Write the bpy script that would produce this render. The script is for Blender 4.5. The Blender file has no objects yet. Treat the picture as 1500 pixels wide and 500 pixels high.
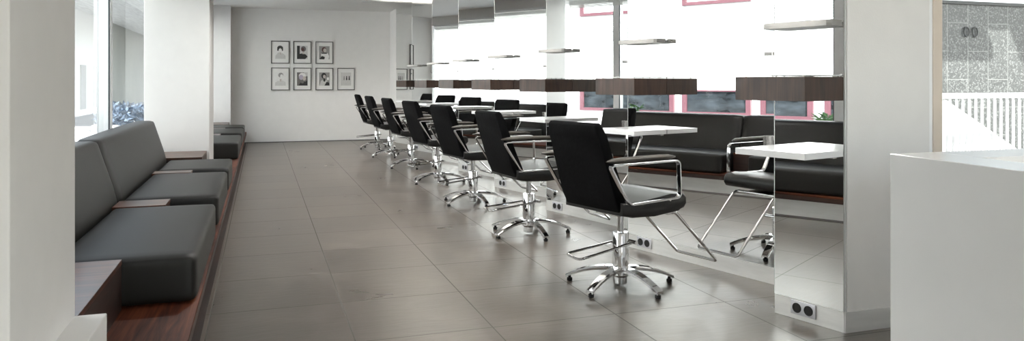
import bpy, bmesh, math, random
from math import sin, cos, pi, radians, atan2, sqrt
from mathutils import Vector, Matrix
random.seed(7)
SC = bpy.context.scene
COL = SC.collection

# ------------------------------------------------------------------ materials
def new_mat(name):
    m = bpy.data.materials.new(name); m.use_nodes = True
    nt = m.node_tree; b = nt.nodes['Principled BSDF']
    return m, nt, b

def N(nt, t, **kw):
    n = nt.nodes.new(t)
    for k, v in kw.items(): setattr(n, k, v)
    return n

def ramp(nt, stops):
    r = N(nt, 'ShaderNodeValToRGB'); e = r.color_ramp.elements
    while len(e) < len(stops): e.new(0.5)
    for el, (p, c) in zip(e, stops): el.position = p; el.color = (*c, 1)
    return r

def coords(nt, scale=(1, 1, 1), kind='Object'):
    tc = N(nt, 'ShaderNodeTexCoord'); mp = N(nt, 'ShaderNodeMapping')
    mp.inputs['Scale'].default_value = scale
    nt.links.new(tc.outputs[kind], mp.inputs['Vector'])
    return mp.outputs['Vector']

def simple(name, col, rough=0.5, metal=0.0, var=0.06, vscale=8.0, bump=0.0, bscale=60.0, coat=0.0, coat_r=0.1, spec=0.5, stretch=(1, 1, 1)):
    m, nt, b = new_mat(name)
    v = coords(nt, stretch)
    nz = N(nt, 'ShaderNodeTexNoise'); nz.inputs['Scale'].default_value = vscale; nz.inputs['Detail'].default_value = 4
    nt.links.new(v, nz.inputs['Vector'])
    lo = tuple(c * (1 - var) for c in col); hi = tuple(min(1, c * (1 + var)) for c in col)
    r = ramp(nt, [(0.3, lo), (0.7, hi)])
    nt.links.new(nz.outputs['Fac'], r.inputs['Fac']); nt.links.new(r.outputs['Color'], b.inputs['Base Color'])
    b.inputs['Roughness'].default_value = rough; b.inputs['Metallic'].default_value = metal
    b.inputs['Specular IOR Level'].default_value = spec
    b.inputs['Coat Weight'].default_value = coat; b.inputs['Coat Roughness'].default_value = coat_r
    if bump > 0:
        n2 = N(nt, 'ShaderNodeTexNoise'); n2.inputs['Scale'].default_value = bscale; n2.inputs['Detail'].default_value = 3
        nt.links.new(v, n2.inputs['Vector'])
        bp = N(nt, 'ShaderNodeBump'); bp.inputs['Strength'].default_value = bump; bp.inputs['Distance'].default_value = 0.01
        nt.links.new(n2.outputs['Fac'], bp.inputs['Height']); nt.links.new(bp.outputs['Normal'], b.inputs['Normal'])
    return m

def wood(name, axis, dark, mid, light, rough=0.28, coat=0.6):
    m, nt, b = new_mat(name)
    sc = [14, 14, 14]; sc[axis] = 1.0
    v = coords(nt, tuple(sc))
    n1 = N(nt, 'ShaderNodeTexNoise'); n1.inputs['Scale'].default_value = 1.6; n1.inputs['Detail'].default_value = 7; n1.inputs['Distortion'].default_value = 1.2
    nt.links.new(v, n1.inputs['Vector'])
    r = ramp(nt, [(0.28, dark), (0.5, mid), (0.72, light)])
    nt.links.new(n1.outputs['Fac'], r.inputs['Fac'])
    sc2 = [90, 90, 90]; sc2[axis] = 2.0
    v2 = coords(nt, tuple(sc2))
    n2 = N(nt, 'ShaderNodeTexNoise'); n2.inputs['Scale'].default_value = 2.0; n2.inputs['Detail'].default_value = 3
    nt.links.new(v2, n2.inputs['Vector'])
    mx = N(nt, 'ShaderNodeMix', data_type='RGBA', blend_type='MULTIPLY'); mx.inputs[0].default_value = 0.55
    r2 = ramp(nt, [(0.35, (0.45, 0.42, 0.4)), (0.6, (1, 1, 1))])
    nt.links.new(n2.outputs['Fac'], r2.inputs['Fac'])
    nt.links.new(r.outputs['Color'], mx.inputs[6]); nt.links.new(r2.outputs['Color'], mx.inputs[7])
    nt.links.new(mx.outputs[2], b.inputs['Base Color'])
    b.inputs['Roughness'].default_value = rough
    b.inputs['Coat Weight'].default_value = coat; b.inputs['Coat Roughness'].default_value = 0.18
    return m

def tile_floor():
    m, nt, b = new_mat('slate_tiles')
    tc = N(nt, 'ShaderNodeTexCoord'); sx = N(nt, 'ShaderNodeSeparateXYZ')
    nt.links.new(tc.outputs['Object'], sx.inputs[0])
    def mth(op, a, bb=None, c=None):
        n = N(nt, 'ShaderNodeMath', operation=op)
        for i, q in enumerate((a, bb, c)):
            if q is None: continue
            if isinstance(q, (int, float)): n.inputs[i].default_value = q
            else: nt.links.new(q, n.inputs[i])
        return n.outputs[0]
    fx = mth('DIVIDE', mth('SUBTRACT', sx.outputs['X'], 0.38 - 0.605 * 20), 0.605)
    fy = mth('DIVIDE', mth('SUBTRACT', sx.outputs['Y'], 3.2 - 0.6 * 20), 0.6)
    ix, iy = mth('FLOOR', fx), mth('FLOOR', fy)
    ax = mth('ABSOLUTE', mth('SUBTRACT', mth('FRACT', fx), 0.5)); ay = mth('ABSOLUTE', mth('SUBTRACT', mth('FRACT', fy), 0.5))
    ed = mth('MAXIMUM', ax, ay)
    grout = mth('GREATER_THAN', ed, 0.5 - 0.0048)
    wn = N(nt, 'ShaderNodeTexWhiteNoise', noise_dimensions='2D')
    cb = N(nt, 'ShaderNodeCombineXYZ'); nt.links.new(ix, cb.inputs[0]); nt.links.new(iy, cb.inputs[1])
    nt.links.new(cb.outputs[0], wn.inputs['Vector'])
    # stone clouding, offset per tile so that tiles differ
    add = N(nt, 'ShaderNodeVectorMath', operation='ADD'); scl = N(nt, 'ShaderNodeVectorMath', operation='SCALE'); scl.inputs['Scale'].default_value = 7.0
    nt.links.new(wn.outputs['Color'], scl.inputs[0]); nt.links.new(tc.outputs['Object'], add.inputs[0]); nt.links.new(scl.outputs[0], add.inputs[1])
    n1 = N(nt, 'ShaderNodeTexNoise'); n1.inputs['Scale'].default_value = 3.0; n1.inputs['Detail'].default_value = 7; n1.inputs['Distortion'].default_value = 0.8
    nt.links.new(add.outputs[0], n1.inputs['Vector'])
    r = ramp(nt, [(0.25, FL_D), (0.55, FL_M), (0.8, FL_L)])
    nt.links.new(n1.outputs['Fac'], r.inputs['Fac'])
    hv = N(nt, 'ShaderNodeHueSaturation'); nt.links.new(r.outputs['Color'], hv.inputs['Color'])
    nt.links.new(mth('MULTIPLY_ADD', wn.outputs['Value'], 0.22, 0.89), hv.inputs['Value'])
    mx = N(nt, 'ShaderNodeMix', data_type='RGBA'); nt.links.new(grout, mx.inputs[0])
    nt.links.new(hv.outputs['Color'], mx.inputs[6]); mx.inputs[7].default_value = (0.065, 0.058, 0.05, 1)
    nt.links.new(mx.outputs[2], b.inputs['Base Color'])
    rr = mth('MULTIPLY_ADD', n1.outputs['Fac'], 0.08, 0.25)
    rg = mth('MULTIPLY_ADD', grout, 0.3, rr)
    nt.links.new(rg, b.inputs['Roughness'])
    b.inputs['Specular IOR Level'].default_value = 0.6
    # slate relief: long soft ripples
    mp = N(nt, 'ShaderNodeMapping'); mp.inputs['Scale'].default_value = (3.0, 9.0, 1); nt.links.new(add.outputs[0], mp.inputs['Vector'])
    n2 = N(nt, 'ShaderNodeTexNoise'); n2.inputs['Scale'].default_value = 1.6; n2.inputs['Detail'].default_value = 5; n2.inputs['Distortion'].default_value = 1.5
    nt.links.new(mp.outputs[0], n2.inputs['Vector'])
    h = mth('SUBTRACT', n2.outputs['Fac'], mth('MULTIPLY', grout, 0.25))
    bp = N(nt, 'ShaderNodeBump'); bp.inputs['Strength'].default_value = 0.10; bp.inputs['Distance'].default_value = 0.01
    nt.links.new(h, bp.inputs['Height']); nt.links.new(bp.outputs['Normal'], b.inputs['Normal'])
    return m

def granite():
    m, nt, b = new_mat('speckled_granite')
    tc = N(nt, 'ShaderNodeTexCoord'); sx = N(nt, 'ShaderNodeSeparateXYZ'); nt.links.new(tc.outputs['Object'], sx.inputs[0])
    vo = N(nt, 'ShaderNodeTexVoronoi'); vo.inputs['Scale'].default_value = 70; nt.links.new(tc.outputs['Object'], vo.inputs['Vector'])
    bw = N(nt, 'ShaderNodeSeparateColor'); nt.links.new(vo.outputs['Color'], bw.inputs[0])
    r = ramp(nt, [(0.0, (0.022, 0.024, 0.024)), (0.62, (0.036, 0.039, 0.039)), (0.80, (0.075, 0.08, 0.08)), (0.93, (0.13, 0.133, 0.133))])
    nt.links.new(bw.outputs[0], r.inputs['Fac'])
    # joints: running bond, tiles 0.31 x 0.70
    def mth(op, a, bb=None, c=None):
        n = N(nt, 'ShaderNodeMath', operation=op)
        for i, q in enumerate((a, bb, c)):
            if q is None: continue
            if isinstance(q, (int, float)): n.inputs[i].default_value = q
            else: nt.links.new(q, n.inputs[i])
        return n.outputs[0]
    fx = mth('DIVIDE', mth('ADD', sx.outputs['X'], 0.0), 0.335)
    col = mth('FLOOR', fx); odd = mth('MODULO', col, 2.0)
    fz = mth('ADD', mth('DIVIDE', mth('ADD', sx.outputs['Z'], 5.02), 0.70), mth('MULTIPLY', odd, 0.5))
    ex = mth('ABSOLUTE', mth('SUBTRACT', mth('FRACT', fx), 0.5)); ez = mth('ABSOLUTE', mth('SUBTRACT', mth('FRACT', fz), 0.5))
    g = mth('MAXIMUM', mth('GREATER_THAN', ex, 0.487), mth('GREATER_THAN', ez, 0.494))
    mx = N(nt, 'ShaderNodeMix', data_type='RGBA'); nt.links.new(g, mx.inputs[0]); nt.links.new(r.outputs['Color'], mx.inputs[6]); mx.inputs[7].default_value = (0.16, 0.165, 0.16, 1)
    nt.links.new(mx.outputs[2], b.inputs['Base Color']); b.inputs['Roughness'].default_value = 0.45
    return m

def window_glass():
    m, nt, b = new_mat('window_glass')
    nt.nodes.remove(b); out = nt.nodes['Material Output']
    tr = N(nt, 'ShaderNodeBsdfTransparent'); gl = N(nt, 'ShaderNodeBsdfGlossy'); gl.inputs['Roughness'].default_value = 0.0
    nz = N(nt, 'ShaderNodeTexNoise'); nz.inputs['Scale'].default_value = 2.0
    rp = ramp(nt, [(0.3, (0.95, 0.98, 0.97)), (0.7, (0.97, 0.99, 0.985))]); nt.links.new(nz.outputs['Fac'], rp.inputs['Fac']); nt.links.new(rp.outputs['Color'], tr.inputs['Color'])
    fr = N(nt, 'ShaderNodeFresnel'); fr.inputs['IOR'].default_value = 1.45
    ge = N(nt, 'ShaderNodeNewGeometry'); 
    fb = N(nt, 'ShaderNodeMath', operation='MULTIPLY'); inv = N(nt, 'ShaderNodeMath', operation='SUBTRACT'); inv.inputs[0].default_value = 1.0
    nt.links.new(ge.outputs['Backfacing'], inv.inputs[1]); nt.links.new(fr.outputs[0], fb.inputs[0]); nt.links.new(inv.outputs[0], fb.inputs[1])
    mx = N(nt, 'ShaderNodeMixShader'); nt.links.new(fb.outputs[0], mx.inputs[0]); nt.links.new(tr.outputs[0], mx.inputs[1]); nt.links.new(gl.outputs[0], mx.inputs[2])
    nt.links.new(mx.outputs[0], out.inputs['Surface'])
    return m

def emit(name, col, strength):
    m, nt, b = new_mat(name)
    b.inputs['Base Color'].default_value = (*col, 1); b.inputs['Emission Color'].default_value = (*col, 1); b.inputs['Emission Strength'].default_value = strength
    return m

FL_D, FL_M, FL_L = (0.076, 0.062, 0.050), (0.108, 0.090, 0.074), (0.150, 0.128, 0.106)
M = {}
M['wall'] = simple('white_plaster', (0.80, 0.79, 0.775), 0.75, var=0.015, bump=0.04, bscale=120)
M['ceil'] = simple('ceiling_paint', (0.82, 0.81, 0.79), 0.8, var=0.01)
M['floor'] = tile_floor()
M['strip'] = simple('brushed_steel_plinth', (0.78, 0.775, 0.76), 0.38, metal=0.55, var=0.06, vscale=5, stretch=(1, 1, 6))
M['steel'] = simple('brushed_steel', (0.62, 0.61, 0.60), 0.27, metal=1.0, var=0.08, vscale=20)
M['satin'] = simple('satin_grey_steel', (0.27, 0.265, 0.255), 0.45, metal=0.35, var=0.06, vscale=20)
M['chrome'] = simple('polished_chrome', (0.80, 0.80, 0.81), 0.06, metal=1.0, var=0.02)
M['mirror'] = simple('mirror_silver', (0.93, 0.94, 0.935), 0.0, metal=1.0, var=0.004, vscale=1)
M['medge'] = simple('mirror_edge_white', (0.60, 0.61, 0.61), 0.4, var=0.02)
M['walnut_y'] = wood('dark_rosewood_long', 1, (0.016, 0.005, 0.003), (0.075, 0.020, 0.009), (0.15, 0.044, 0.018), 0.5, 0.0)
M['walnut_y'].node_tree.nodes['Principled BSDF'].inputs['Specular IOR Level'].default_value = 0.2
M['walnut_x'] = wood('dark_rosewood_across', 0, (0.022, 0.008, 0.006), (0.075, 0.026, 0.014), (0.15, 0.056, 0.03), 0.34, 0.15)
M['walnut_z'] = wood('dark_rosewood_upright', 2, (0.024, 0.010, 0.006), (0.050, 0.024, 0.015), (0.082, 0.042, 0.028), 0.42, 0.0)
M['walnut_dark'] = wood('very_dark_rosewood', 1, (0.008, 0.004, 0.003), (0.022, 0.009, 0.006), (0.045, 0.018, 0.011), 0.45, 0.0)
M['lam'] = simple('white_laminate', (0.84, 0.84, 0.845), 0.22, var=0.01)
M['counter'] = simple('white_lacquer', (0.82, 0.825, 0.83), 0.18, var=0.01)
M['bench'] = simple('charcoal_leather', (0.0085, 0.0078, 0.0066), 0.44, var=0.12, vscale=5, bump=0.05, bscale=220, spec=.28)
M['blackfab'] = simple('black_upholstery', (0.0045, 0.0045, 0.005), 0.85, var=0.25, vscale=9, bump=0.2, bscale=35, spec=0.08)
M['blackseat'] = simple('black_leather', (0.009, 0.0085, 0.008), 0.36, var=0.2, vscale=9, bump=0.08, bscale=150)
M['pad'] = simple('brown_black_arm_pad', (0.035, 0.029, 0.023), 0.42, var=0.15)
M['rubber'] = simple('black_rubber', (0.012, 0.012, 0.012), 0.6, var=0.2)
M['frame_al'] = simple('aluminium_frame', (0.90, 0.905, 0.91), 0.45, metal=0.0, var=0.03)
M['gasket'] = simple('dark_gasket', (0.04, 0.045, 0.055), 0.5)
M['glass'] = window_glass()
M['blind'] = simple('grey_blind_slats', (0.74, 0.74, 0.72), 0.6, var=0.10, vscale=30, stretch=(1, 0.1, 8))
M['jamb'] = simple('beige_door_steel', (0.70, 0.61, 0.52), 0.35, metal=0.1, var=0.04)
M['facade'] = simple('white_render', (0.86, 0.86, 0.85), 0.9, var=0.02)
M['pink'] = simple('pink_window_frame', (0.115, 0.045, 0.058), 0.5, var=0.06)
M['darkglass'] = simple('dark_window_pane', (0.022, 0.027, 0.032), 0.08, var=0.7, vscale=2.5, stretch=(1, 1, 3))
M['sky_pane'] = simple('sky_reflection_pane', (0.7, 0.7, 0.72), 0.3)  # white stands in for bright sky reflected in the upper panes
M['louvre'] = simple('light_grey_louvre', (0.42, 0.425, 0.43), 0.6)
M['greenwall'] = simple('grey_green_concrete', (0.30, 0.315, 0.295), 0.85, var=0.12, vscale=0.4)
M['soffit'] = simple('pale_soffit_boards', (0.7, 0.7, 0.69), 0.8, var=0.2, vscale=1.2, stretch=(8, 0.6, 1))
M['road'] = simple('street_asphalt', (0.30, 0.31, 0.33), 0.9, var=0.15, vscale=3)
M['granite'] = granite()
M['yard'] = simple('dark_yard_paving', (0.07, 0.07, 0.072), 0.9, var=0.15, vscale=3)
M['rail'] = simple('white_painted_steel', (0.85, 0.86, 0.87), 0.4, var=0.01)
M['leaf'] = simple('fresh_green_leaf', (0.10, 0.22, 0.06), 0.5, var=0.4, vscale=30)
M['shrub'] = simple('blue_grey_leaf', (0.10, 0.14, 0.20), 0.6, var=0.6, vscale=20)
M['clay'] = simple('pale_stone_planter', (0.55, 0.55, 0.55), 0.8)
M['pframe'] = simple('dark_grey_picture_frame', (0.06, 0.058, 0.055), 0.4)
M['mat'] = simple('white_picture_mat', (0.80, 0.79, 0.775), 0.8, var=0.01)
M['sock_plate'] = simple('grey_socket_plate', (0.62, 0.62, 0.66), 0.35, metal=0.4, var=0.02)
M['sock'] = simple('black_socket', (0.006, 0.006, 0.007), 0.3)
M['lampglow'] = emit('lamp_glow', (1.0, 0.90, 0.76), 14.0)
M['letter'] = simple('dark_grey_letter', (0.03, 0.032, 0.032), 0.6)
M['plateglass'] = simple('frosted_plate', (0.70, 0.72, 0.72), 0.15, var=0.02)
def flat(name, c): return simple(name, c, 0.7, var=0.05, vscale=30)
def translucent(m, k):
    nt = m.node_tree; b = nt.nodes['Principled BSDF']; out = nt.nodes['Material Output']
    t = N(nt, 'ShaderNodeBsdfTranslucent'); mx = N(nt, 'ShaderNodeMixShader'); mx.inputs[0].default_value = k
    src = b.inputs['Base Color'].links[0].from_socket; nt.links.new(src, t.inputs['Color'])
    nt.links.new(b.outputs[0], mx.inputs[1]); nt.links.new(t.outputs[0], mx.inputs[2]); nt.links.new(mx.outputs[0], out.inputs['Surface'])
translucent(M['blind'], .6)
P_ = {k: flat('print_' + k, c) for k, c in dict(white=(0.78, 0.77, 0.76), pale=(0.58, 0.57, 0.56), grey=(0.30, 0.29, 0.28), mid=(0.16, 0.15, 0.145), dark=(0.03, 0.03, 0.03), skin=(0.52, 0.47, 0.44), redhair=(0.10, 0.045, 0.045), lilac=(0.45, 0.40, 0.50)).items()}

# ------------------------------------------------------------------ mesh builder
ST_RZ = atan2(cos(radians(16)), -sin(radians(16)))
FLIP = []
class MB:
    def __init__(self): self.bm = bmesh.new()
    def _mat(self, faces, mi):
        for f in faces: f.material_index = mi
    def box(self, lo, hi, bevel=0.0, seg=2, mi=0, mtx=None):
        lo, hi = Vector(lo), Vector(hi); c = (lo + hi) / 2; s = hi - lo
        r = bmesh.ops.create_cube(self.bm, size=1.0); vs = r['verts']
        for v in vs: v.co = Vector((v.co.x * s.x, v.co.y * s.y, v.co.z * s.z)) + c
        fs = {f for v in vs for f in v.link_faces}
        self._mat(fs, mi)
        if bevel > 0:
            es = list({e for v in vs for e in v.link_edges})
            rb = bmesh.ops.bevel(self.bm, geom=es, offset=bevel, segments=seg, profile=0.5, affect='EDGES')
            vs = list({v for f in rb['faces'] for v in f.verts} | {v for v in vs if v.is_valid})
            self._mat({f for v in vs for f in v.link_faces}, mi)
        if mtx is not None:
            for v in vs: v.co = mtx @ v.co
        return self
    def prism(self, poly, z0, z1, mi=0, bevel=0.0, seg=2, mtx=None):
        """poly: list of (x, y); extruded along z, then placed by mtx."""
        a = [self.bm.verts.new((x, y, z0)) for x, y in poly]; b = [self.bm.verts.new((x, y, z1)) for x, y in poly]
        n = len(poly); fs = [self.bm.faces.new(a[::-1]), self.bm.faces.new(b)]
        for i in range(n): fs.append(self.bm.faces.new((a[i], a[(i + 1) % n], b[(i + 1) % n], b[i])))
        self._mat(fs, mi)
        vs = a + b
        if bevel > 0:
            es = [e for e in fs[0].edges] + [e for e in fs[1].edges]
            rb = bmesh.ops.bevel(self.bm, geom=es, offset=bevel, segments=seg, profile=0.5, affect='EDGES')
            vs = list({v for f in rb['faces'] for v in f.verts} | {v for v in vs if v.is_valid})
            self._mat({f for v in vs for f in v.link_faces}, mi)
        if mtx is not None:
            for v in vs: v.co = mtx @ v.co
        return self
    def rbox(self, lo, hi, r, n=10, bulge=(0, 0, 0), mi=0, lean=None):
        """rounded cushion: box with radius r and softly bulging faces."""
        lo, hi = Vector(lo), Vector(hi); c = (lo + hi) / 2; h = (hi - lo) / 2
        t = bmesh.new(); bmesh.ops.create_cube(t, size=2.0)
        bmesh.ops.subdivide_edges(t, edges=t.edges[:], cuts=n, use_grid_fill=True)
        out = {}
        for v in t.verts:
            p = Vector()
            for i in range(3):
                q = v.co[i]; k = 1 - r / h[i]
                # crowd the grid towards the edges so that the roundings get vertices
                p[i] = (abs(q) ** 0.55) * (1 if q > 0 else -1) * h[i]
            inner = Vector([max(-(h[i] - r), min(h[i] - r, p[i])) for i in range(3)])
            d = p - inner
            q = inner + (d.normalized() * r if d.length > 1e-9 else d)
            if d.length <= 1e-9: q = p
            for i in range(3):
                j, k2 = (i + 1) % 3, (i + 2) % 3
                w = (1 - min(1, abs(q[j]) / h[j]) ** 2) * (1 - min(1, abs(q[k2]) / h[k2]) ** 2)
                q[i] += bulge[i] * w * max(0 if i == 2 else -1, min(1, q[i] / h[i]))
            q = q + c
            if lean: q = lean(q)
            out[v] = self.bm.verts.new(q)
        for f in t.faces:
            g = self.bm.faces.new([out[v] for v in f.verts]); g.material_index = mi
        t.free(); return self
    def tube(self, pts, rad=0.01, seg=10, closed=False, rect=None, mi=0, up=None):
        pts = [Vector(p) for p in pts]; n = len(pts); rings = []
        nrm = None
        for i, p in enumerate(pts):
            if closed: tg = (pts[(i + 1) % n] - pts[i - 1]).normalized()
            else: tg = (pts[min(i + 1, n - 1)] - pts[max(i - 1, 0)]).normalized()
            if up is not None: nrm = (Vector(up) - tg * Vector(up).dot(tg)).normalized()
            elif nrm is None:
                a = Vector((0, 0, 1)) if abs(tg.z) < 0.9 else Vector((1, 0, 0)); nrm = (a - tg * a.dot(tg)).normalized()
            else: nrm = (nrm - tg * nrm.dot(tg)).normalized()
            bn = tg.cross(nrm)
            if rect: sh = [(rect[0] / 2 * a, rect[1] / 2 * b) for a, b in ((1, .7), (.85, 1), (-.85, 1), (-1, .7), (-1, -.7), (-.85, -1), (.85, -1), (1, -.7))]
            else:
                rr = rad(i / max(1, n - 1)) if callable(rad) else rad
                sh = [(rr * cos(2 * pi * k / seg), rr * sin(2 * pi * k / seg)) for k in range(seg)]
            rings.append([self.bm.verts.new(p + nrm * a + bn * b) for a, b in sh])
        m = len(rings[0])
        for i in range(n if closed else n - 1):
            A, B = rings[i], rings[(i + 1) % n]
            for k in range(m):
                f = self.bm.faces.new((A[k], A[(k + 1) % m], B[(k + 1) % m], B[k])); f.material_index = mi
        if not closed:
            for R in (rings[0][::-1], rings[-1]): self.bm.faces.new(R).material_index = mi
        return self
    def lathe(self, prof, c=(0, 0, 0), seg=32, mi=0):
        rings = []
        for r, z in prof:
            rings.append([self.bm.verts.new((c[0] + max(r, 1e-4) * cos(2 * pi * k / seg), c[1] + max(r, 1e-4) * sin(2 * pi * k / seg), c[2] + z)) for k in range(seg)])
        for A, B in zip(rings, rings[1:]):
            for k in range(seg): self.bm.faces.new((A[k], A[(k + 1) % seg], B[(k + 1) % seg], B[k])).material_index = mi
        self.bm.faces.new(rings[0][::-1]).material_index = mi; self.bm.faces.new(rings[-1]).material_index = mi
        return self
    def disc(self, c, rx, rz, y, seg=20, mi=0, a0=0, a1=2 * pi):
        vs = [self.bm.verts.new((c[0] + rx * cos(a0 + (a1 - a0) * k / seg), y, c[1] + rz * sin(a0 + (a1 - a0) * k / seg))) for k in range(seg + (0 if abs(a1 - a0 - 2 * pi) < 1e-6 else 1))]
        self.bm.faces.new(vs[::1]).material_index = mi; return self
    def polyxz(self, pts, y, mi=0):
        self.bm.faces.new([self.bm.verts.new((x, y, z)) for x, z in pts]).material_index = mi; return self
    def build(self, name, mats, parent=None, smooth=35, loc=None, rotz=0):
        me = bpy.data.meshes.new(name)
        if parent is not None and parent in FLIP:      # wall-mounted pieces are drawn with x towards the viewer
            for v in self.bm.verts: v.co.x = -v.co.x
        bmesh.ops.recalc_face_normals(self.bm, faces=self.bm.faces[:])
        self.bm.to_mesh(me); self.bm.free()
        for m in (mats if isinstance(mats, (list, tuple)) else [mats]): me.materials.append(m)
        if smooth:
            me.polygons.foreach_set('use_smooth', [True] * len(me.polygons)); me.set_sharp_from_angle(angle=radians(smooth))
        me.update()
        o = bpy.data.objects.new(name, me); COL.objects.link(o)
        if parent: o.parent = parent
        if loc is not None: o.location = loc
        if rotz: o.rotation_euler = (0, 0, rotz)
        return o

def fillet(pts, r, n=5, closed=False):
    pts = [Vector(p) for p in pts]; out = []; m = len(pts)
    for i, p in enumerate(pts):
        if not closed and i in (0, m - 1): out.append(p); continue
        a, b = pts[i - 1], pts[(i + 1) % m]
        da, db = (a - p), (b - p); rr = min(r, da.length * .45, db.length * .45)
        s, e = p + da.normalized() * rr, p + db.normalized() * rr
        for k in range(n + 1):
            t = k / n; out.append((1 - t) ** 2 * s + 2 * t * (1 - t) * p + t * t * e)
    return out

def tag(o, label=None, cat=None, group=None, kind=None):
    if label: o['label'] = label
    if cat: o['category'] = cat
    if group: o['group'] = group
    if kind: o['kind'] = kind
    return o
def empty(name, loc=(0, 0, 0), rz=0):
    o = bpy.data.objects.new(name, None); o.empty_display_size = .1; COL.objects.link(o)
    o.location = loc; o.rotation_euler = (0, 0, rz)
    if abs(rz - ST_RZ) < 1e-9: FLIP.append(o)
    return o
def kids(o): return [c for c in bpy.data.objects if c.parent == o]
def copy_tree(o, parent=None):
    c = o.copy(); COL.objects.link(c)
    if parent: c.parent = parent
    for ch in kids(o): copy_tree(ch, c)
    return c
def struct(o, label, cat='room'): return tag(o, label, cat, kind='structure')

# ------------------------------------------------------------------ station geometry
CEIL = 2.43
PHI = radians(16)
PD = Vector((sin(PHI), -cos(PHI), 0))      # along a mirror, towards the viewer
NR = Vector((-cos(PHI), -sin(PHI), 0))     # out of the mirror, into the room
def PK(k): return Vector((2.32, 2.975 + 1.5 * (k - 1), 0))
S_NEAR1, S_FULL = 0.354, 1.442
QX = 0.414
NST = 8
def at(k, s, p=0.0, z=0.0): return PK(k) + PD * s + NR * p + Vector((0, 0, z))
STM = lambda k: Matrix.Translation(PK(k)) @ Matrix(((PD.x, NR.x, 0, 0), (PD.y, NR.y, 0, 0), (0, 0, 1, 0), (0, 0, 0, 1)))   # local x along mirror, y into the room

# ------------------------------------------------------------------ room shell
b = MB(); b.box((-1.4, -3.2, -0.12), (7.2, 2.75, 0)); b.box((-1.4, 2.75, -0.12), (3.0, 14.5, 0))
struct(b.build('floor', M['floor'], smooth=0), 'dark brown grey slate tile floor of the salon', 'floor')
b = MB(); b.box((-1.5, -3.2, CEIL), (7.2, 2.75, CEIL + .35)); b.box((-1.5, 2.75, CEIL), (3.0, 14.5, CEIL + .35))
struct(b.build('ceiling', M['ceil'], smooth=0), 'white painted ceiling over the salon', 'ceiling')
b = MB(); b.box((-1.4, 14.25, 0), (3.0, 14.5, CEIL))
struct(b.build('wall_back', M['wall'], smooth=0), 'white back wall that carries the framed pictures', 'wall')

# right wall: saw-tooth body behind the mirrors
off = 0.016
pts = [(2.4175 + off, 2.634)]
for k in range(1, NST + 1):
    p = PK(k) - NR * off
    if k > 1: q = PK(k) + PD * S_FULL - NR * off; pts.append((q.x, q.y))
    pts.append((p.x, p.y))
pts += [(2.336, 14.25), (2.90, 14.25), (2.90, 2.634)]
struct(MB().prism(pts, 0, CEIL).build('wall_right', M['wall'], smooth=0), 'stepped white wall that carries the row of mirrors', 'wall')

# steel plinth under the mirrors and round the end of the wall
b = MB(); zt = 0.092
for k in range(1, NST + 1):
    s1 = S_NEAR1 if k == 1 else S_FULL
    b.box((0, -off + .0005, 0.001), (s1, 0.001, zt), mtx=STM(k))
b.box((2.4185, 2.628, 0.001), (2.905, 2.6335, zt))
struct(b.build('baseboard_right', M['strip'], smooth=0), 'brushed steel plinth under the mirrors and wall end', 'baseboard')
b = MB(); b.box((-.4, 14.24, 0), (2.32, 14.25, .012))
struct(b.build('baseboard_back', M['gasket'], smooth=0), 'thin dark joint where the back wall meets the floor', 'baseboard')

# left pillars
def pillar(i, y0, y1, label, x0=-1.10):
    struct(MB().box((x0, y0, 0), (-.496, y1, CEIL), bevel=.004).build('trim_%d' % i, M['wall'], smooth=0), label, 'pillar')
pillar(1, 1.81, 2.39, 'white pillar in the left foreground')
pillar(2, 8.20, 8.90, 'white pillar halfway along the upholstered bench')
pillar(3, 13.90, 14.25, 'white pillar against the back wall at the bench end')
struct(MB().box((-.497, 0.6, 0), (-.416, 2.39, .44), bevel=.003).build('trim_4', M['wall'], smooth=0), 'low white box along the foot of the foreground pillar', 'ledge')

# glazed wall on the left: low wall, lintel, four windows
b = MB(); b.box((-1.40, -3.2, -.5), (-1.20, 14.5, .42)); b.box((-1.44, -3.2, .42), (-1.14, 14.5, .45))
b.box((-1.40, -3.2, 2.26), (-1.02, 14.5, CEIL)); b.box((-1.40, -3.2, .45), (-1.14, 1.9, 2.26)); b.box((-1.40, 14.2, .45), (-1.14, 14.5, 2.26))
struct(b.build('wall_left', M['wall'], smooth=0), 'low white window wall and lintel behind the bench', 'wall')
YM = [1.9, 3.70, 7.48, 11.2, 14.2]
for i in range(4):
    y0, y1 = YM[i], YM[i + 1]
    w = empty('window_%d' % (i + 1), (-1.325, (y0 + y1) / 2, .45)); cy = (y0 + y1) / 2
    struct(w, ['left shopfront window beside the foreground pillar', 'left shopfront window behind the nearest back cushions', 'left shopfront window beside the middle pillar', 'left shopfront window nearest the back wall'][i], 'window')
    b = MB(); a = y0 - cy; c = y1 - cy
    b.box((-.05, a + .0, 0), (.06, a + .042, 1.81)); b.box((-.05, c - .042, 0), (.06, c, 1.81))
    b.box((-.05, a + .042, 0), (.06, c - .042, .05)); b.box((-.05, a + .042, 1.75), (.06, c - .042, 1.81))
    b.build('window_frame', M['frame_al'], w, smooth=0)
    b = MB(); b.box((.042, a + .042, .05), (.052, a + .052, 1.75)); b.box((.042, c - .052, .05), (.052, c - .042, 1.75))
    b.build('gasket', M['gasket'], w, smooth=0)
    MB().box((-.004, a + .042, .05), (.004, c - .042, 1.75)).build('pane', M['glass'], w, smooth=0)
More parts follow.
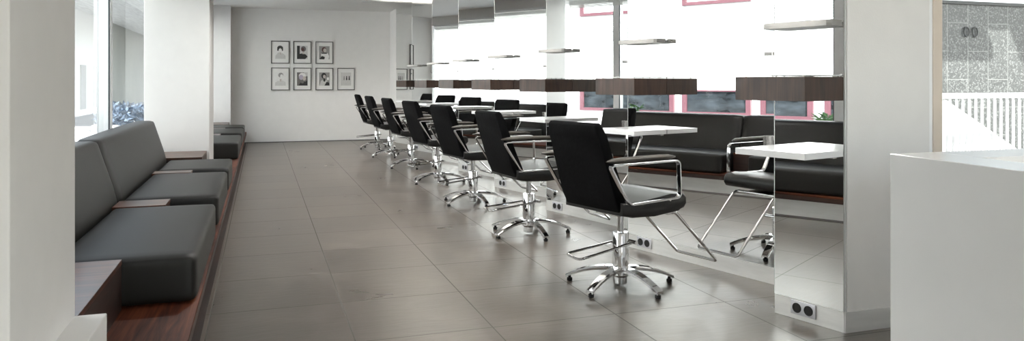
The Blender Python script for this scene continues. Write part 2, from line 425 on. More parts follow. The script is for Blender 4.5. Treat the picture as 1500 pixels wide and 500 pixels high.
for y0, y1, lab in ((2.5, 8.1, 'grey slatted blind drawn up over the nearer left windows'), (9.0, 13.8, 'grey slatted blind drawn up over the farther left windows')):
    r = tag(empty('venetian_blind', (-1.03, (y0 + y1) / 2, 2.11)), lab, 'blind', 'blinds over the left windows'); L = (y1 - y0) / 2
    MB().box((-.04, -L, .11), (.04, L, .15), bevel=.004).build('headrail', M['rail'], r)
    b = MB()
    for j in range(9): b.box((-.003, -L + .01, .002 + j * .012), (.003, L - .01, .0115 + j * .012))
    b.build('slat_stack', M['blind'], r, smooth=0)

# front wall with shopfront opening behind the viewer, right wall, right-hand glass front
b = MB(); b.box((-1.4, -3.2, 0), (7.2, -3.0, .3)); b.box((-1.4, -3.2, 2.3), (7.2, -3.0, CEIL)); b.box((-1.4, -3.2, .3), (.2, -3, 2.3)); b.box((6.2, -3.2, .3), (7.2, -3, 2.3))
struct(b.build('wall_front', M['wall'], smooth=0), 'front wall behind the viewer around the shop window', 'wall')
w = struct(empty('window_5', (3.2, -3.1, .3)), 'shop window in the front wall behind the viewer', 'window')
b = MB()
for x in (-3.0, -1.0, 1.0, 2.96): b.box((x, -.04, 0), (x + .04, .04, 2.0))
b.build('window_frame', M['frame_al'], w, smooth=0); MB().box((-2.96, -.004, 0), (2.96, .004, 2.0)).build('pane', M['glass'], w, smooth=0)
struct(MB().box((-1.4, -16, -.62), (20, -3.2, -.1)).build('ground', M['clay'], smooth=0), 'unseen pale forecourt added to bounce sunlight into the shop', 'ground')  # unseen paving, made pale to bounce sun through the front window
struct(MB().box((7.0, -3.0, 0), (7.2, 2.75, CEIL)).build('wall_east', M['wall'], smooth=0), 'white side wall of the reception area', 'wall')
w = struct(empty('window_6', (2.98, 2.67, 0)), 'glass shopfront beside the wall end at right', 'window')
b = MB(); b.box((-.08, -.03, 0), (-.055, .06, CEIL)); b.build('frame_edge', M['frame_al'], w, smooth=0)
MB().box((-.055, -.035, 0), (.0, .06, CEIL), bevel=.002).build('door_jamb', M['jamb'], w, smooth=0)
MB().box((.0, -.02, 0), (.012, .05, CEIL)).box((.012, -.02, 0), (3.98, .05, .06)).box((3.98, -.02, 0), (4.02, .05, CEIL)).build('window_frame', M['frame_al'], w, smooth=0)
MB().box((.012, .01, .06), (3.98, .018, CEIL)).build('pane', M['glass'], w, smooth=0)

# ------------------------------------------------------------------ bench along the left windows
t = tag(empty('bench_platform', (-.68, 8.3, 0)), 'long low dark rosewood bench platform under the cushions', 'bench')
b = MB(); b.box((-.42, -5.9, .182), (.4385, 5.94, .20), bevel=.002); b.build('seat_board', M['walnut_y'], t)
MB().box((-.40, -5.88, 0.003), (.345, 5.94, .145)).build('plinth', M['strip'], t, smooth=0)
MB().box((-.40, -5.88, 0.0005), (.435, 5.94, .003)).build('shade_strip', M['walnut_dark'], t, smooth=0)  # dark strip stands in for the contact shade under the board edge
MB().box((-.42, -5.9, .145), (.4375, 5.94, .1815)).build('fascia', M['walnut_dark'], t, smooth=0)
def block(y0, y1, lab, ztop=.392):
    r = tag(empty('side_block', (-.80, (y0 + y1) / 2, .20)), lab, 'side table', 'rosewood blocks on the bench'); h = (y1 - y0) / 2 - .004; XB = -.24 if ztop > .395 else .005
    b = MB(); b.box((XB, -h, 0.001), (.28, h, ztop - .22)); b.build('carcase', M['walnut_dark'], r, smooth=0)
    MB().box((XB, -h, ztop - .22), (.282, h, ztop - .20), bevel=.0015).build('top_panel', M['walnut_x'], r, smooth=0)
block(2.40, 3.285, 'dark rosewood side block beside the foreground pillar', .40)
block(4.70, 4.95, 'rosewood block between the nearest and second seat cushions')
block(6.33, 6.51, 'narrow rosewood block between the second and third seat cushions')
block(7.50, 8.19, 'rosewood block against the near face of the middle pillar', .40)
block(10.63, 10.98, 'rosewood block between the two seat cushions just past the middle pillar')
block(12.13, 12.32, 'rosewood block between the two farthest seat cushions')
block(13.12, 13.88, 'rosewood block at the back end of the bench by the far pillar', .40)
cush = [(3.29, 4.69, 'large charcoal seat cushion nearest the viewer'), (4.96, 6.32, 'second charcoal seat cushion from the viewer'), (6.52, 7.36, 'third charcoal seat cushion, short one before the middle pillar'),
        (9.20, 10.62, 'charcoal seat cushion just past the middle pillar'), (10.99, 12.12, 'second charcoal seat cushion past the middle pillar'), (12.33, 13.10, 'charcoal seat cushion farthest from the viewer')]
for y0, y1, lab in cush:
    o = MB().rbox((-.268, -(y1 - y0) / 2, 0), (.268, (y1 - y0) / 2, .192), .026, n=13, bulge=(.003, .005, .010)).build('seat_cushion', M['bench'], loc=(-.516, (y0 + y1) / 2, .2025), smooth=60)
    tag(o, lab, 'cushion', 'charcoal seat cushions on the bench')
def backc(y0, y1, lab):
    def lean(q):
        if q.x > 0: q = Vector((q.x - .105 * max(0, (q.z - .2)) / .33, q.y, q.z))
        return q
    o = MB().rbox((-.115, -(y1 - y0) / 2, 0), (.125, (y1 - y0) / 2, .543), .028, n=13, bulge=(.006, .004, .006), lean=lean).build('back_cushion', M['bench'], loc=(-.932, (y0 + y1) / 2, .208), smooth=60)
    tag(o, lab, 'cushion', 'charcoal back cushions along the windows')
backc(3.30, 5.002, 'charcoal back cushion nearest the viewer, cut off by the pillar')
backc(5.010, 7.47, 'long charcoal back cushion that ends short of the middle pillar')
backc(9.22, 11.10, 'charcoal back cushion just past the middle pillar, seen in the mirrors')
backc(11.11, 13.05, 'charcoal back cushion nearest the back wall, seen in the mirrors')

# ------------------------------------------------------------------ mirrors and what hangs on them
ORD = ['nearest', 'second', 'third', 'fourth', 'fifth', 'sixth', 'farthest', 'last']
for k in range(1, NST + 1):
    s1 = S_NEAR1 if k == 1 else S_FULL
    who = ORD[k - 1]
    # mirror
    m_ = tag(empty('wall_mirror', PK(k) + Vector((0, 0, .093)), ST_RZ), {1: 'narrow full height mirror panel at the wall end, nearest the viewer', 8: 'full height mirror panel nearest the back wall'}.get(k, 'full height mirror panel, %s from the wall end at right' % who), 'mirror', 'mirror panels along the right wall')
    MB().box((0.0, -.0155, 0), (s1, -.004, CEIL - .094)).box((-.004, -.0155, 0), (.0, .0, CEIL - .094)).build('backing', M['medge'], m_, smooth=0)
    MB().box((0.0, -.004, 0), (s1 - (.004 if k == 1 else 0), 0, CEIL - .094)).build('mirror_glass', M['mirror'], m_, smooth=0)
    if k == NST: continue
    # light box
    lb = tag(empty('wall_light_box', at(k, 0, 0, 1.018), ST_RZ), '%s dark rosewood box on the mirrors at eye level%s' % (who, ', right at the wall end' if k == 1 else (', nearest the back wall' if k == 7 else ', counted from the wall end')), 'wall box', 'rosewood boxes along the mirrors')
    MB().box((-.006, .002, 0), (.350, .280, .104), bevel=.0015).build('wood_body', M['walnut_z'], lb, smooth=0)
    b = MB(); b.box((-.002, .006, .108), (.346, .276, .112))
    b.build('cover_plate', M['plateglass'], lb, smooth=0)
    for x in (.03, .17, .32):
        for y in (.03, .25): MB().lathe([(.004, .104), (.004, .116)], (x, y, 0), 10).build('stud', M['steel'], lb)
    la = bpy.data.lights.new('uplight', 'AREA'); la.shape = 'RECTANGLE'; la.size = .28; la.size_y = .08; la.spread = radians(56); la.energy = 4; la.color = (1, .95, .88)
    lo = bpy.data.objects.new('uplight', la); COL.objects.link(lo); lo.parent = lb; lo.location = (-.172, .222, .118); lo.rotation_euler = (pi, 0, 0)
    # shelf table
    tb = tag(empty('shelf_table', at(k, 0, 0, .772), ST_RZ), '%s white styling shelf fixed to the mirrors%s' % (who, ' at the wall end' if k == 1 else (', nearest the back wall' if k == 7 else ', counted from the wall end')), 'shelf', 'white styling shelves along the mirrors')
    MB().box((-.006, .002, .0), (.350, .280, .028), bevel=.0012).build('shelf_board', M['lam'], tb, smooth=0)
    b = MB(); b.box((.03, .002, -.012), (.31, .012, 0)); b.build('wall_cleat', M['steel'], tb, smooth=0)
    # thin steel ledge
    lg = tag(empty('steel_ledge', at(k, 0, 0, 1.345), ST_RZ), '%s slim brushed steel ledge above the rosewood boxes%s' % (who, ' at the wall end' if k == 1 else (', nearest the back wall' if k == 7 else ', counted from the wall end')), 'ledge', 'slim steel ledges along the mirrors')
    pr = [(0.0, .002), (.348, .002), (.348, .085), (.33, .098), (.015, .098), (0.0, .085)]
    b = MB(); b.prism(pr, 0, .004); b.tube([(.002, .008, .013), (.002, .085, .013), (.016, .096, .013), (.33, .096, .013), (.346, .084, .013), (.346, .008, .013)], rect=(.026, .004), up=(0, 0, 1))
    b.build('tray', M['satin'], lg, smooth=0)
    # hook on the far side of the step (the return face)
    if k < NST:
        p = PK(k) + Vector((cos(PHI) * .02, sin(PHI) * .02, 1.235)); hk = tag(empty('holder_bracket', p, ST_RZ), '%s small steel holder at a mirror edge%s' % (who, ' at the wall end' if k == 1 else ', counted from the wall end'), 'holder', 'small steel holders at the mirror edges')
        MB().box((-.022, -.012, -.009), (-.019, .012, .009)).build('wall_plate', M['steel'], hk, smooth=0)
        b = MB(); b.tube(fillet([(-.02, -.010, 0), (-.065, -.010, 0), (-.074, 0, 0), (-.065, .010, 0), (-.02, .010, 0)], .008, 4), rect=(.018, .003), up=(0, 0, 1)); b.build('ring', M['satin'], hk)
    # socket
    if k <= 7:
        so = tag(empty('double_socket', at(k, .155, .002, .056), ST_RZ), '%s double power socket in the steel plinth%s' % (who, ' near the wall end' if k == 1 else ', counted from the wall end'), 'socket', 'double sockets in the plinth')
        MB().box((-.064, 0, -.032), (.064, .007, .032), bevel=.002).build('plate', M['sock_plate'], so)
        for sx in (-.030, .030):
            b = MB(); b.lathe([(.023, 0), (.023, .0015), (.020, .0015), (.018, -.004), (.0, -.004)], seg=28)
            for v in b.bm.verts: v.co = Vector((v.co.x + sx, .0075 + v.co.z, v.co.y))
            for q in (-.008, .008):
                b.box((sx + q - .002, .0036, -.002), (sx + q + .002, .0046, .002))
            b.build('socket_insert', M['sock'], so)
    # steel cup
    if k <= 4:
        c = PK(k) + Vector((cos(PHI) * .036, sin(PHI) * .036, .765)) - PD * .054
        cu = MB().lathe([(.029, 0), (.031, .002), (.0315, .070), (.0320, .072), (.0300, .072), (.0290, .005), (.0, .005)], seg=36).build('steel_cup', M['steel'], loc=c)
        tag(cu, '%s brushed steel cup at the far edge of the white shelves%s' % (who, ' at the wall end' if k == 1 else ', from the wall end'), 'cup', 'steel cups beside the white shelves')
        cu.location = c; cp = MB().box((-.053, -.012, .02), (-.031, .012, .05)).build('wall_clip', M['steel'], cu, smooth=0); cp.rotation_euler = (0, 0, atan2(-PD.y, -PD.x))

# ------------------------------------------------------------------ styling chairs
def make_chair():
    root = empty('styling_chair')
    # five-star base
    for i in range(5):
        a = radians(-20 + 72 * i); d = Vector((cos(a), sin(a), 0)); sd = Vector((-sin(a), cos(a), 0))
        b = MB(); secs = []
        for j in range(11):
            u = j / 10; r = .036 + (.305 - .036) * u
            z = .098 - .004 * u - .062 * u ** 2.2; w = .030 - .008 * u; h = .024 - .007 * u
            c = d * r
            secs.append([b.bm.verts.new(c + sd * x * w + Vector((0, 0, z + y * h))) for x, y in ((-1, -.6), (-1, 0), (-.75, .35), (.75, .35), (1, 0), (1, -.6), (.7, -.6), (.6, -.25), (-.6, -.25), (-.7, -.6))])
        for A, B in zip(secs, secs[1:]):
            for q in range(10): b.bm.faces.new((A[q], A[(q + 1) % 10], B[(q + 1) % 10], B[q]))
        b.bm.faces.new(secs[0]); b.bm.faces.new(secs[-1][::-1])
        lg = b.build('base_leg', M['chrome'], root)
        MB().lathe([(.013, 0), (.015, .002), (.015, .016), (.008, .018), (.008, .028)], tuple(d * .287), 16).build('glide', M['rubber'], lg)
    MB().lathe([(.030, .012), (.036, .016), (.036, .05), (.047, .062), (.047, .10), (.044, .104), (.044, .285), (.041, .290), (.021, .290)], seg=40).build('column', M['chrome'], root)
    MB().lathe([(.019, .285), (.019, .405)], seg=28).build('piston', M['chrome'], root)
    b = MB(); b.box((-.10, -.09, .392), (.24, .09, .404), bevel=.003); b.box((.19, -.165, .385), (.235, .165, .402), bevel=.003); b.build('seat_plate', M['steel'], root)
    # pump lever: a long wire loop towards the back, pivot at the column
    b = MB(); b.tube(fillet([(.055, -.05, .235), (-.335, -.052, .192), (-.335, .052, .205), (.055, .05, .235)], .03, 5), .0065, 10)
    b.tube([(.055, -.066, .235), (.055, .066, .235)], .011, 12); b.build('pump_lever', M['chrome'], root)
    # footrest
    b = MB(); b.tube(fillet([(.21, -.15, .396), (.26, -.15, .392), (.60, -.15, .080), (.60, .15, .080), (.26, .15, .392), (.21, .15, .396)], .022, 5), .0085, 10); b.build('footrest', M['chrome'], root)
    # seat: profile in x-z, across y
    R = Matrix(((1, 0, 0, 0), (0, 0, -1, 0), (0, 1, 0, 0), (0, 0, 0, 1)))   # (x, y, z) -> (x, -z, y)
    prof = [(-.20, .425), (-.12, .408), (.02, .405), (.20, .418), (.25, .428), (.268, .45), (.266, .485), (.245, .506), (.15, .510), (.0, .497), (-.12, .485), (-.20, .49)]
    MB().prism(prof, -.232, .232, bevel=.016, seg=3, mtx=R).build('seat', M['blackseat'], root, smooth=50)
    prof = [(-.178, .420), (-.135, .418), (-.125, .44), (-.150, .50), (-.185, .58), (-.232, .70), (-.273, .83), (-.296, .880), (-.311, .894), (-.336, .894), (-.349, .877), (-.332, .82), (-.294, .70), (-.262, .60), (-.228, .50), (-.205, .445)]
    bk = MB(); bk.prism(prof, -.205, .205, bevel=.014, seg=3, mtx=R)
    for v in bk.bm.verts:      # a little narrower at the top, gently dished
        v.co.y *= 1.06 - .12 * max(0, (v.co.z - .42)) / .48
    bk.build('backrest', M['blackfab'], root, smooth=50)
    # side panel that wraps seat into back
    for sg in (-1, 1):
        y = sg * .262
        loop = fillet([(-.315, y, .688), (.168, y, .688), (.176, y, .494), (-.185, y, .486)], .028, 5, closed=True)
        ar = MB().tube(loop, rect=(.009, .026), closed=True, up=None).build('arm_frame', M['chrome'], root)
        b = MB(); b.tube([(x, y, .708 + .006 * cos((x + .1) * 5)) for x in [-.335 + .0475 * i for i in range(11)]], lambda t_: .020 * (max(0.05, 1 - abs(2 * t_ - 1) ** 8)) ** .5, 14)
        for v in b.bm.verts: v.co.z = .708 + (v.co.z - .708) * .75; v.co.y = y + (v.co.y - y) * 1.3
        b.build('arm_pad', M['pad'], ar)
        b = MB()
        for x in (-.10, .10):
            b.tube([(x, sg * .225, .474), (x, sg * .268, .488)], .007, 10)
        b.build('arm_bolt', M['chrome'], ar)
    return root
CH = [(1.842, 3.640), (1.842, 5.100), (1.83, 6.56), (1.835, 8.02), (1.835, 9.54), (1.815, 11.03), (1.82, 12.40)]
proto = make_chair()
CL = ['black styling chair nearest the viewer, largest in the row', 'second black styling chair from the viewer', 'third black styling chair from the viewer', 'black styling chair in the middle of the row of seven', 'fifth black styling chair from the viewer', 'second farthest black styling chair in the row', 'black styling chair farthest from the viewer, by the back wall']
DR = [0, -.17, -.09, -.11, -.18, -.20, -.26]
for i, (x, y) in enumerate(CH):
    c = proto if i == 0 else copy_tree(proto)
    c.location = (x, y, 0); c.rotation_euler = (0, 0, PHI + DR[i])
    tag(c, CL[i], 'chair', 'styling chairs in front of the mirrors')

# ------------------------------------------------------------------ pictures on the back wall
W_, H_ = .318, .412
def ell(b, x, z, rx, rz, m, l, **k): b.disc((x, z), rx, rz, -.0005 * l, mi=m, **k)
PM = list(P_.keys()); IX = {k: i for i, k in enumerate(PM)}
def picture(x, z, art, lab):
    r = tag(empty('framed_picture', (x, 14.248, z)), lab, 'picture', 'framed portraits on the back wall')
    b = MB(); t_ = .013
    for lo, hi in (((-W_ / 2, -.022, -H_ / 2), (W_ / 2, 0, -H_ / 2 + t_)), ((-W_ / 2, -.022, H_ / 2 - t_), (W_ / 2, 0, H_ / 2)), ((-W_ / 2, -.022, -H_ / 2 + t_), (-W_ / 2 + t_, 0, H_ / 2 - t_)), ((W_ / 2 - t_, -.022, -H_ / 2 + t_), (W_ / 2, 0, H_ / 2 - t_))): b.box(lo, hi)
    b.build('frame', M['pframe'], r, smooth=0)
    MB().box((-W_ / 2 + t_, -.010, -H_ / 2 + t_), (W_ / 2 - t_, -.001, H_ / 2 - t_)).build('picture_mat', M['mat'], r, smooth=0)
    b = MB(); art(b); p = b.build('print', [P_[k] for k in PM], r, smooth=0); p.location = (0, -.0105, 0)
a_, c_ = .094, .122     # half width and height of the print
def bg(b, m): b.polyxz([(-a_, -c_), (a_, -c_), (a_, c_), (-a_, c_)], -.0002, IX[m])
def rect(b, x0, z0, x1, z1, m, l): b.polyxz([(x0, z0), (x1, z0), (x1, z1), (x0, z1)], -.0005 * l, IX[m])
def poly(b, pts, m, l): b.polyxz(pts, -.0005 * l, IX[m])
def art1(b):
    bg(b, 'white'); poly(b, [(-.085, -c_), (a_, -c_), (.09, -.06), (.045, -.02), (-.04, -.02), (-.08, -.055)], 'pale', 1)
    rect(b, -.014, -.045, .016, .03, 'skin', 2); ell(b, -.002, .075, .052, .045, IX['dark'], 2); rect(b, -.053, .025, .049, .075, 'dark', 3); ell(b, 0, .033, .028, .038, IX['white'], 4)
    ell(b, -.03, -.035, .022, .03, IX['pale'], 5)
def art2(b):
    bg(b, 'pale'); rect(b, -a_, -c_, -.045, c_, 'dark', 1); poly(b, [(-a_, -c_), (.05, -c_), (.094, -.075), (.06, -.035), (.0, -.015), (-.06, -.03)], 'dark', 2)
    rect(b, .0, -.03, .035, .02, 'skin', 3); ell(b, .02, .065, .045, .05, IX['mid'], 4); ell(b, .008, .055, .025, .03, IX['redhair'], 5)
def art3(b):
    bg(b, 'grey'); ell(b, -.005, .055, .042, .048, IX['redhair'], 2); ell(b, .008, .045, .028, .036, IX['skin'], 3)
    poly(b, [(-.06, -.015), (.06, -.01), (.085, -.06), (.075, -c_), (-.02, -c_), (-.06, -.06)], 'white', 2); rect(b, -.05, -.02, .045, .0, 'dark', 4); poly(b, [(-a_, -c_), (.0, -c_), (.01, -.08), (-.04, -.06)], 'dark', 5)
def art4(b):
    bg(b, 'white'); poly(b, [(-.09, -c_), (a_, -c_), (.09, -.06), (.05, -.03), (-.04, -.035), (-.085, -.06)], 'pale', 1); rect(b, -.01, -.045, .02, .0, 'skin', 2)
    ell(b, .01, .07, .045, .045, IX['grey'], 3); ell(b, .025, .045, .028, .04, IX['white'], 4)
def art5(b):
    bg(b, 'mid'); rect(b, .03, .05, a_, c_, 'pale', 1); ell(b, .0, .055, .062, .06, IX['white'], 2); ell(b, -.02, .03, .04, .045, IX['lilac'], 3); ell(b, .035, .01, .03, .04, IX['skin'], 4)
    poly(b, [(-.07, -c_), (.09, -c_), (.09, -.02), (.055, -.05), (-.02, -.05)], 'dark', 5); ell(b, .0, -.05, .03, .03, IX['mid'], 6)
def art6(b):
    bg(b, 'grey'); ell(b, -.01, .06, .045, .055, IX['dark'], 2); ell(b, .0, .045, .025, .032, IX['skin'], 3); poly(b, [(-.09, -c_), (.06, -c_), (.05, -.03), (.0, -.01), (-.06, -.03)], 'pale', 2)
    rect(b, .045, -.02, .085, .03, 'white', 4); poly(b, [(.0, -c_), (a_, -c_), (.09, -.07), (.04, -.05)], 'dark', 5); ell(b, .0, -.02, .02, .03, IX['dark'], 6)
def art7(b):
    bg(b, 'pale')
    for x in (-.035, .012, .058):
        ell(b, x, .045, .010, .012, IX['dark'] if x > -.03 else IX['grey'], 2); poly(b, [(x - .013, -.02), (x + .013, -.02), (x + .010, .033), (x - .010, .033)], 'dark' if x > -.03 else 'grey', 3)
XS = [.336, .723, 1.117, 1.511]
picture(XS[0], 1.640, art1, 'framed portrait with dark bob haircut on pale ground, top left of the group')
picture(XS[1], 1.640, art2, 'framed portrait of a person in black seen from behind, top row middle')
picture(XS[2], 1.640, art3, 'framed portrait in a white top on grey ground, top row right')
picture(XS[0], 1.152, art4, 'framed pale portrait of a grey haired head, bottom left of the group')
picture(XS[1], 1.152, art5, 'framed portrait with light lilac hair on dark ground, bottom row')
picture(XS[2], 1.152, art6, 'framed portrait with dark hair on grey ground, bottom row')
picture(XS[3], 1.152, art7, 'framed pale print of three tiny figures, bottom right of the group')

# ------------------------------------------------------------------ reception counter at right
D = Vector((-sin(radians(6.6)), -cos(radians(6.6)), 0))       # along the counter's face, towards the viewer
E_ = Vector((cos(radians(6.6)), -sin(radians(6.6)), 0))
cr = tag(empty('reception_counter', (1.662, 1.637, 0), 0), 'white lacquered reception counter in the right foreground', 'counter')
ux = Vector((1, 0, 0)); HC = .90
def quadprism(b, o, u, v, lu, lv, z0, z1):
    b.prism([tuple((o)[:2]), tuple((o + u * lu)[:2]), tuple((o + u * lu + v * lv)[:2]), tuple((o + v * lv)[:2])], z0, z1, bevel=.0015, seg=1)
b = MB(); quadprism(b, Vector((0, 0, 0)), D, ux, 1.5, .155, 0, HC); b.build('front_panel', M['counter'], cr, smooth=0)
b = MB(); quadprism(b, Vector((0, 0, 0)) + ux * .1555, ux, D, 1.6, .165, 0, HC); b.build('side_panel', M['counter'], cr, smooth=0)
b = MB(); quadprism(b, ux * .156 + D * .1655, ux, D, 1.55, 1.3, .70, .73); b.build('worktop', M['jamb'], cr, smooth=0)

# ------------------------------------------------------------------ ceiling downlights
for i, (x, y) in enumerate(((1.66, 12.5), (1.66, 9.5), (1.66, 6.5), (1.66, 3.5), (.3, 11.0), (.3, 8.0), (.3, 5.0), (.5, -.9), (2.6, -1.0), (5.2, -1.0))):  # the last three are added over the reception to brighten the foreground
    r = tag(empty('downlight', (x, y, CEIL)), 'round recessed ceiling light', 'ceiling light', 'recessed ceiling lights')
    r['label'] = ('recessed ceiling light glowing near the back wall' if i == 0 else 'unseen recessed white ceiling light added above the floor for more light')
    MB().lathe([(.075, -.006), (.075, 0), (.055, 0), (.058, -.006)], seg=28).build('trim_ring', M['rail'], r)
    MB().lathe([(.055, -.003), (.055, -.001)], seg=28).build('diffuser', M['lampglow'], r)
    ld = bpy.data.lights.new('downlight_beam', 'SPOT'); ld.energy = 38; ld.spot_size = radians(125); ld.spot_blend = .8; ld.shadow_soft_size = .06; ld.color = (1, .98, .95)
    lo = bpy.data.objects.new('bulb', ld); COL.objects.link(lo); lo.parent = r; lo.location = (0, 0, -.03)

# ------------------------------------------------------------------ outside, left: street and the building opposite
struct(MB().box((-30, -30, -.62), (-1.4, 90, -.5)).build('ground', M['road'], smooth=0), 'grey street outside the left windows', 'street')
bd = tag(empty('street_building', (-8, 10, -.5)), 'white building across the street with pink framed windows', 'building')
def o8(y, z): return Vector((0, y - 10, z + .5))
MB().box((-4, -20, 0), (0, 37, 7.5)).build('wall', M['facade'], bd, smooth=0)
piers = [5.93 + 1.695 * i for i in range(-3, 5)]
for i in range(len(piers) - 1):
    y0, y1 = piers[i] + .1, piers[i + 1] - .1
    for z0, z1 in ((.40, .93), (2.72, 4.3)) if i in (4, 6) else ((.40, .93),):
        f = MB(); a, c = y0 - 10, y1 - 10; A, B = z0 + .5, z1 + .5; fw = .10
        f.box((0, a, A), (.07, a + fw, B)); f.box((0, c - fw, A), (.07, c, B)); f.box((0, a + fw, A), (.07, c - fw, A + .07)); f.box((0, a + fw, B - .03), (.07, c - fw, B))
        fo = f.build('window_frame', M['pink'], bd, smooth=0)
        MB().box((0, a + fw, A + .07), (.03, c - fw, B - .03)).build('pane', M['darkglass'] if z0 < 1 else M['sky_pane'], fo, smooth=0)
    f = MB()
    for j in range(11): f.box((.0, y0 + .05 - 10, 2.12 + .5 + j * .05), (.03, y1 - .1 - 10, 2.12 + .5 + j * .05 + .02))
    f.build('louvre', M['louvre'], bd, smooth=0)
b = MB(); b.prism([(1.05 * cos(t_), 1.0 + .62 * sin(t_)) for t_ in [pi * q / 16 for q in range(17)]] + [(-1.05, 0), (1.05, 0)], 0, .06, mtx=Matrix.Translation((0, 6.6, 1.2)) @ Matrix(((0, 0, 1, 0), (.42, 0, 0, 0), (0, 1, 0, 0), (0, 0, 0, 1))))
b.build('arched_recess', M['louvre'], bd, smooth=0)
for y in (39.5, 42.5):
    f = MB().box((0, y - 10, .3), (.05, y - 8.9, 2.4)).build('tall_window', M['louvre'], bd, smooth=0)
b2 = tag(empty('arcade_building', (-8, 60, -.5)), 'grey green concrete arcade far down the street with pale soffit', 'building')
MB().box((-4, -13, 0), (0, 12, 5.0)).build('wall', M['greenwall'], b2, smooth=0)
cs = tag(empty('street_canopy', (-8, 60, 4.45)), 'pale boarded canopy roof over the far end of the street', 'canopy')
MB().box((.02, -34, 0), (6.0, 12, .3)).build('soffit', M['soffit'], cs, smooth=0)
MB().box((5.8, -33.8, -4.95), (5.95, -33.6, 0)).build('post', M['rail'], cs, smooth=0)
def leaf_clump(b, n, r, h, size, flatz=0.0):
    for _ in range(n):
        a = random.uniform(0, 2 * pi); rr = r * sqrt(random.random()); z = random.uniform(0, h)
        p = Vector((rr * cos(a), rr * sin(a), z)); d = Vector((random.gauss(0, 1), random.gauss(0, 1), random.gauss(.4, .7))).normalized(); s = d.cross(Vector((random.random(), random.random(), .3))).normalized()
        L = size * random.uniform(.6, 1.3)
        b.bm.faces.new([b.bm.verts.new(q) for q in (p, p + d * L * .5 + s * L * .2, p + d * L, p + d * L * .5 - s * L * .2)])
for i, (x, y, lab) in enumerate(((-4.25, 27.5, 'blue grey shrub in a stone planter, left one far down the street'), (-4.75, 31.5, 'blue grey shrub in a stone planter, right one far down the street'))):
    r = tag(empty('planter_shrub', (x, y, -.5)), lab, 'plant', 'planters down the street')
    MB().box((-.9, -.5, 0), (.9, .5, .2), bevel=.02).build('planter', M['clay'], r)
    b = MB(); leaf_clump(b, 800, .85, .5, .24); f = b.build('foliage', M['shrub'], r, smooth=0); f.location = (0, 0, .18)
for i, (x, y, lab) in enumerate(((-1.75, 3.75, 'green plant outside the window behind the nearest back cushion, seen in the narrow mirror'), (-1.75, 7.0, 'green plant outside the window by the middle pillar'))):
    r = tag(empty('window_plant', (x, y, -.5)), lab, 'plant', 'plants outside the left windows')
    MB().box((-.14, -.35, 0), (.14, .35, 1.10), bevel=.01).build('planter', M['clay'], r)
    b = MB(); leaf_clump(b, 320, .13, .14, .06)
    for v in b.bm.verts: v.co.y *= 2.4
    f = b.build('foliage', M['leaf'], r, smooth=0); f.location = (0, 0, 1.13)

# ------------------------------------------------------------------ outside, right: stair railing in front of a granite wall
struct(MB().box((3.0, 2.76, -.62), (20, 30, -.5)).build('ground', M['yard'], smooth=0), 'paved yard outside the right shopfront', 'ground')
gw = tag(empty('granite_wall', (9, 7.0, -.5)), 'speckled grey granite tile wall outside at right', 'wall')
MB().box((-5, 0, 0), (9, .3, 2.56)).build('tile_face', M['granite'], gw, smooth=0)
MB().box((-5, -.03, 2.56), (9, .33, 2.60)).build('coping', M['letter'], gw, smooth=0)
cn = tag(empty('canopy', (9, 7.0, -.5)), 'unseen flat white canopy added to shade the granite wall, notched for the sun patch', 'canopy')
def cpt(x, z): return (x + .77 * (3.05 - z) - 9, -.846 * (3.05 - z))     # canopy point whose shadow falls on wall point (x, z)
n1, n2, n3, n4 = cpt(8.75, 1.36), cpt(8.58, 1.755), cpt(9.04, 1.755), cpt(9.22, 1.36)
MB().prism([(-5, .5), (-5, n1[1]), n1, n2, n3, n4, (9, n1[1]), (9, .5)], 3.55, 3.72).build('shade_slab', M['facade'], cn, smooth=0)  # unseen slab added to shade the wall; its notch shapes the sun patch
for x in (-4.9, 8.8): MB().box((x - .05, .35, 0), (x + .05, .45, 3.55)).build('post', M['rail'], cn, smooth=0)
sg = tag(empty('wall_letters', (8.35, 6.985, 1.72)), 'two faint grey round letters on the granite wall', 'sign')
for x in (-.06, .08):
    b = MB(); b.tube([(x + .042 * cos(2 * pi * q / 28), 0, .058 * sin(2 * pi * q / 28)) for q in range(28)], rad=.008, seg=8, closed=True); b.build('letter', M['letter'], sg)
rl = tag(empty('stair_railing', (6.8, 5.0, -.5)), 'white stair railing with flat balusters outside at right', 'railing')
MB().box((-2.2, -.025, 1.455), (4, .025, 1.5)).build('handrail', M['rail'], rl, smooth=0)
for i in range(50):
    x = -1.22 + i * .0755
    MB().box((x, -.006, .02), (x + .020, .006, 1.455)).build('baluster', M['rail'], rl, smooth=0)
ss = tag(empty('stair_flight', (6.8, 5.35, -.5)), 'white stair side sloping down behind the railing', 'stairs')
b = MB(); b.prism([(-2, 0), (1.35, 0), (1.35, .335), (-.84, 1.50), (-2, 1.50)], 0, .12, mtx=Matrix(((1, 0, 0, 0), (0, 0, 1, 0), (0, 1, 0, 0), (0, 0, 0, 1)))); b.build('stringer', M['clay'], ss, smooth=0)

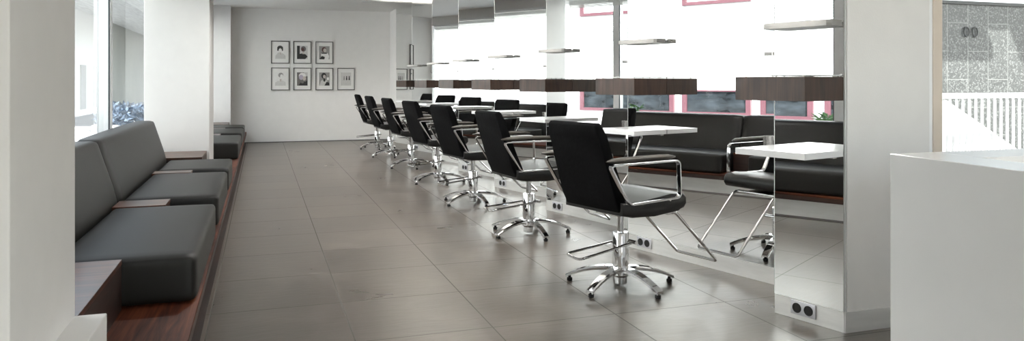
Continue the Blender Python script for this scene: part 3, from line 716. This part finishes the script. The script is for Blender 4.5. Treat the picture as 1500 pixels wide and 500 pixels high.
# ------------------------------------------------------------------ light
W = bpy.data.worlds.new('sky'); SC.world = W; W.use_nodes = True
nt = W.node_tree; bgn = nt.nodes['Background']
sky = N(nt, 'ShaderNodeTexSky'); sky.sky_type = 'NISHITA'; sky.sun_disc = False
sky.sun_elevation = radians(42); sky.sun_rotation = radians(138); sky.dust_density = 2.0
hs = N(nt, 'ShaderNodeHueSaturation'); hs.inputs['Saturation'].default_value = .42
nt.links.new(sky.outputs[0], hs.inputs['Color']); nt.links.new(hs.outputs[0], bgn.inputs['Color'])
bgn.inputs['Strength'].default_value = 0.22
sd = bpy.data.lights.new('sun', 'SUN'); sd.energy = 6.8; sd.angle = radians(.8); sd.color = (1, .97, .92)
so = bpy.data.objects.new('sun', sd); COL.objects.link(so)
so.rotation_euler = Vector((.5, -.55, .65)).to_track_quat('Z', 'Y').to_euler()
for (loc, rot, sx, sy) in (((-1.24, 7.0, 1.35), (0, radians(-90), 0), 1.8, 14.4), ((3.2, -2.98, 1.3), (radians(90), 0, 0), 6.0, 2.0), ((5.0, 2.62, 1.25), (radians(-90), 0, 0), 4.0, 2.3)):
    ad = bpy.data.lights.new('window_portal', 'AREA'); ad.shape = 'RECTANGLE'; ad.size = sx; ad.size_y = sy; ad.cycles.is_portal = True
    ao = bpy.data.objects.new('window_portal', ad); COL.objects.link(ao); ao.location = loc; ao.rotation_euler = rot

# ------------------------------------------------------------------ camera and colour
cd = bpy.data.cameras.new('camera'); cam = bpy.data.objects.new('camera', cd); COL.objects.link(cam)
cam.location = (0, 0, 1.1); cam.rotation_euler = (radians(90), 0, -math.atan(368 / 1095))
cd.sensor_width = 36; cd.lens = 36 * 1095 / 1500; cd.shift_y = -130 / 1500; cd.clip_start = .05; cd.clip_end = 500
SC.camera = cam
SC.view_settings.view_transform = 'Standard'; SC.view_settings.look = 'None'; SC.view_settings.gamma = 1; SC.view_settings.use_curve_mapping = False
SC.view_settings.exposure = 1.66
cy = SC.cycles
cy.use_denoising = True
cy.max_bounces = 14; cy.diffuse_bounces = 6; cy.glossy_bounces = 8; cy.transmission_bounces = 8; cy.transparent_max_bounces = 16
cy.sample_clamp_indirect = 8.0; cy.caustics_reflective = False
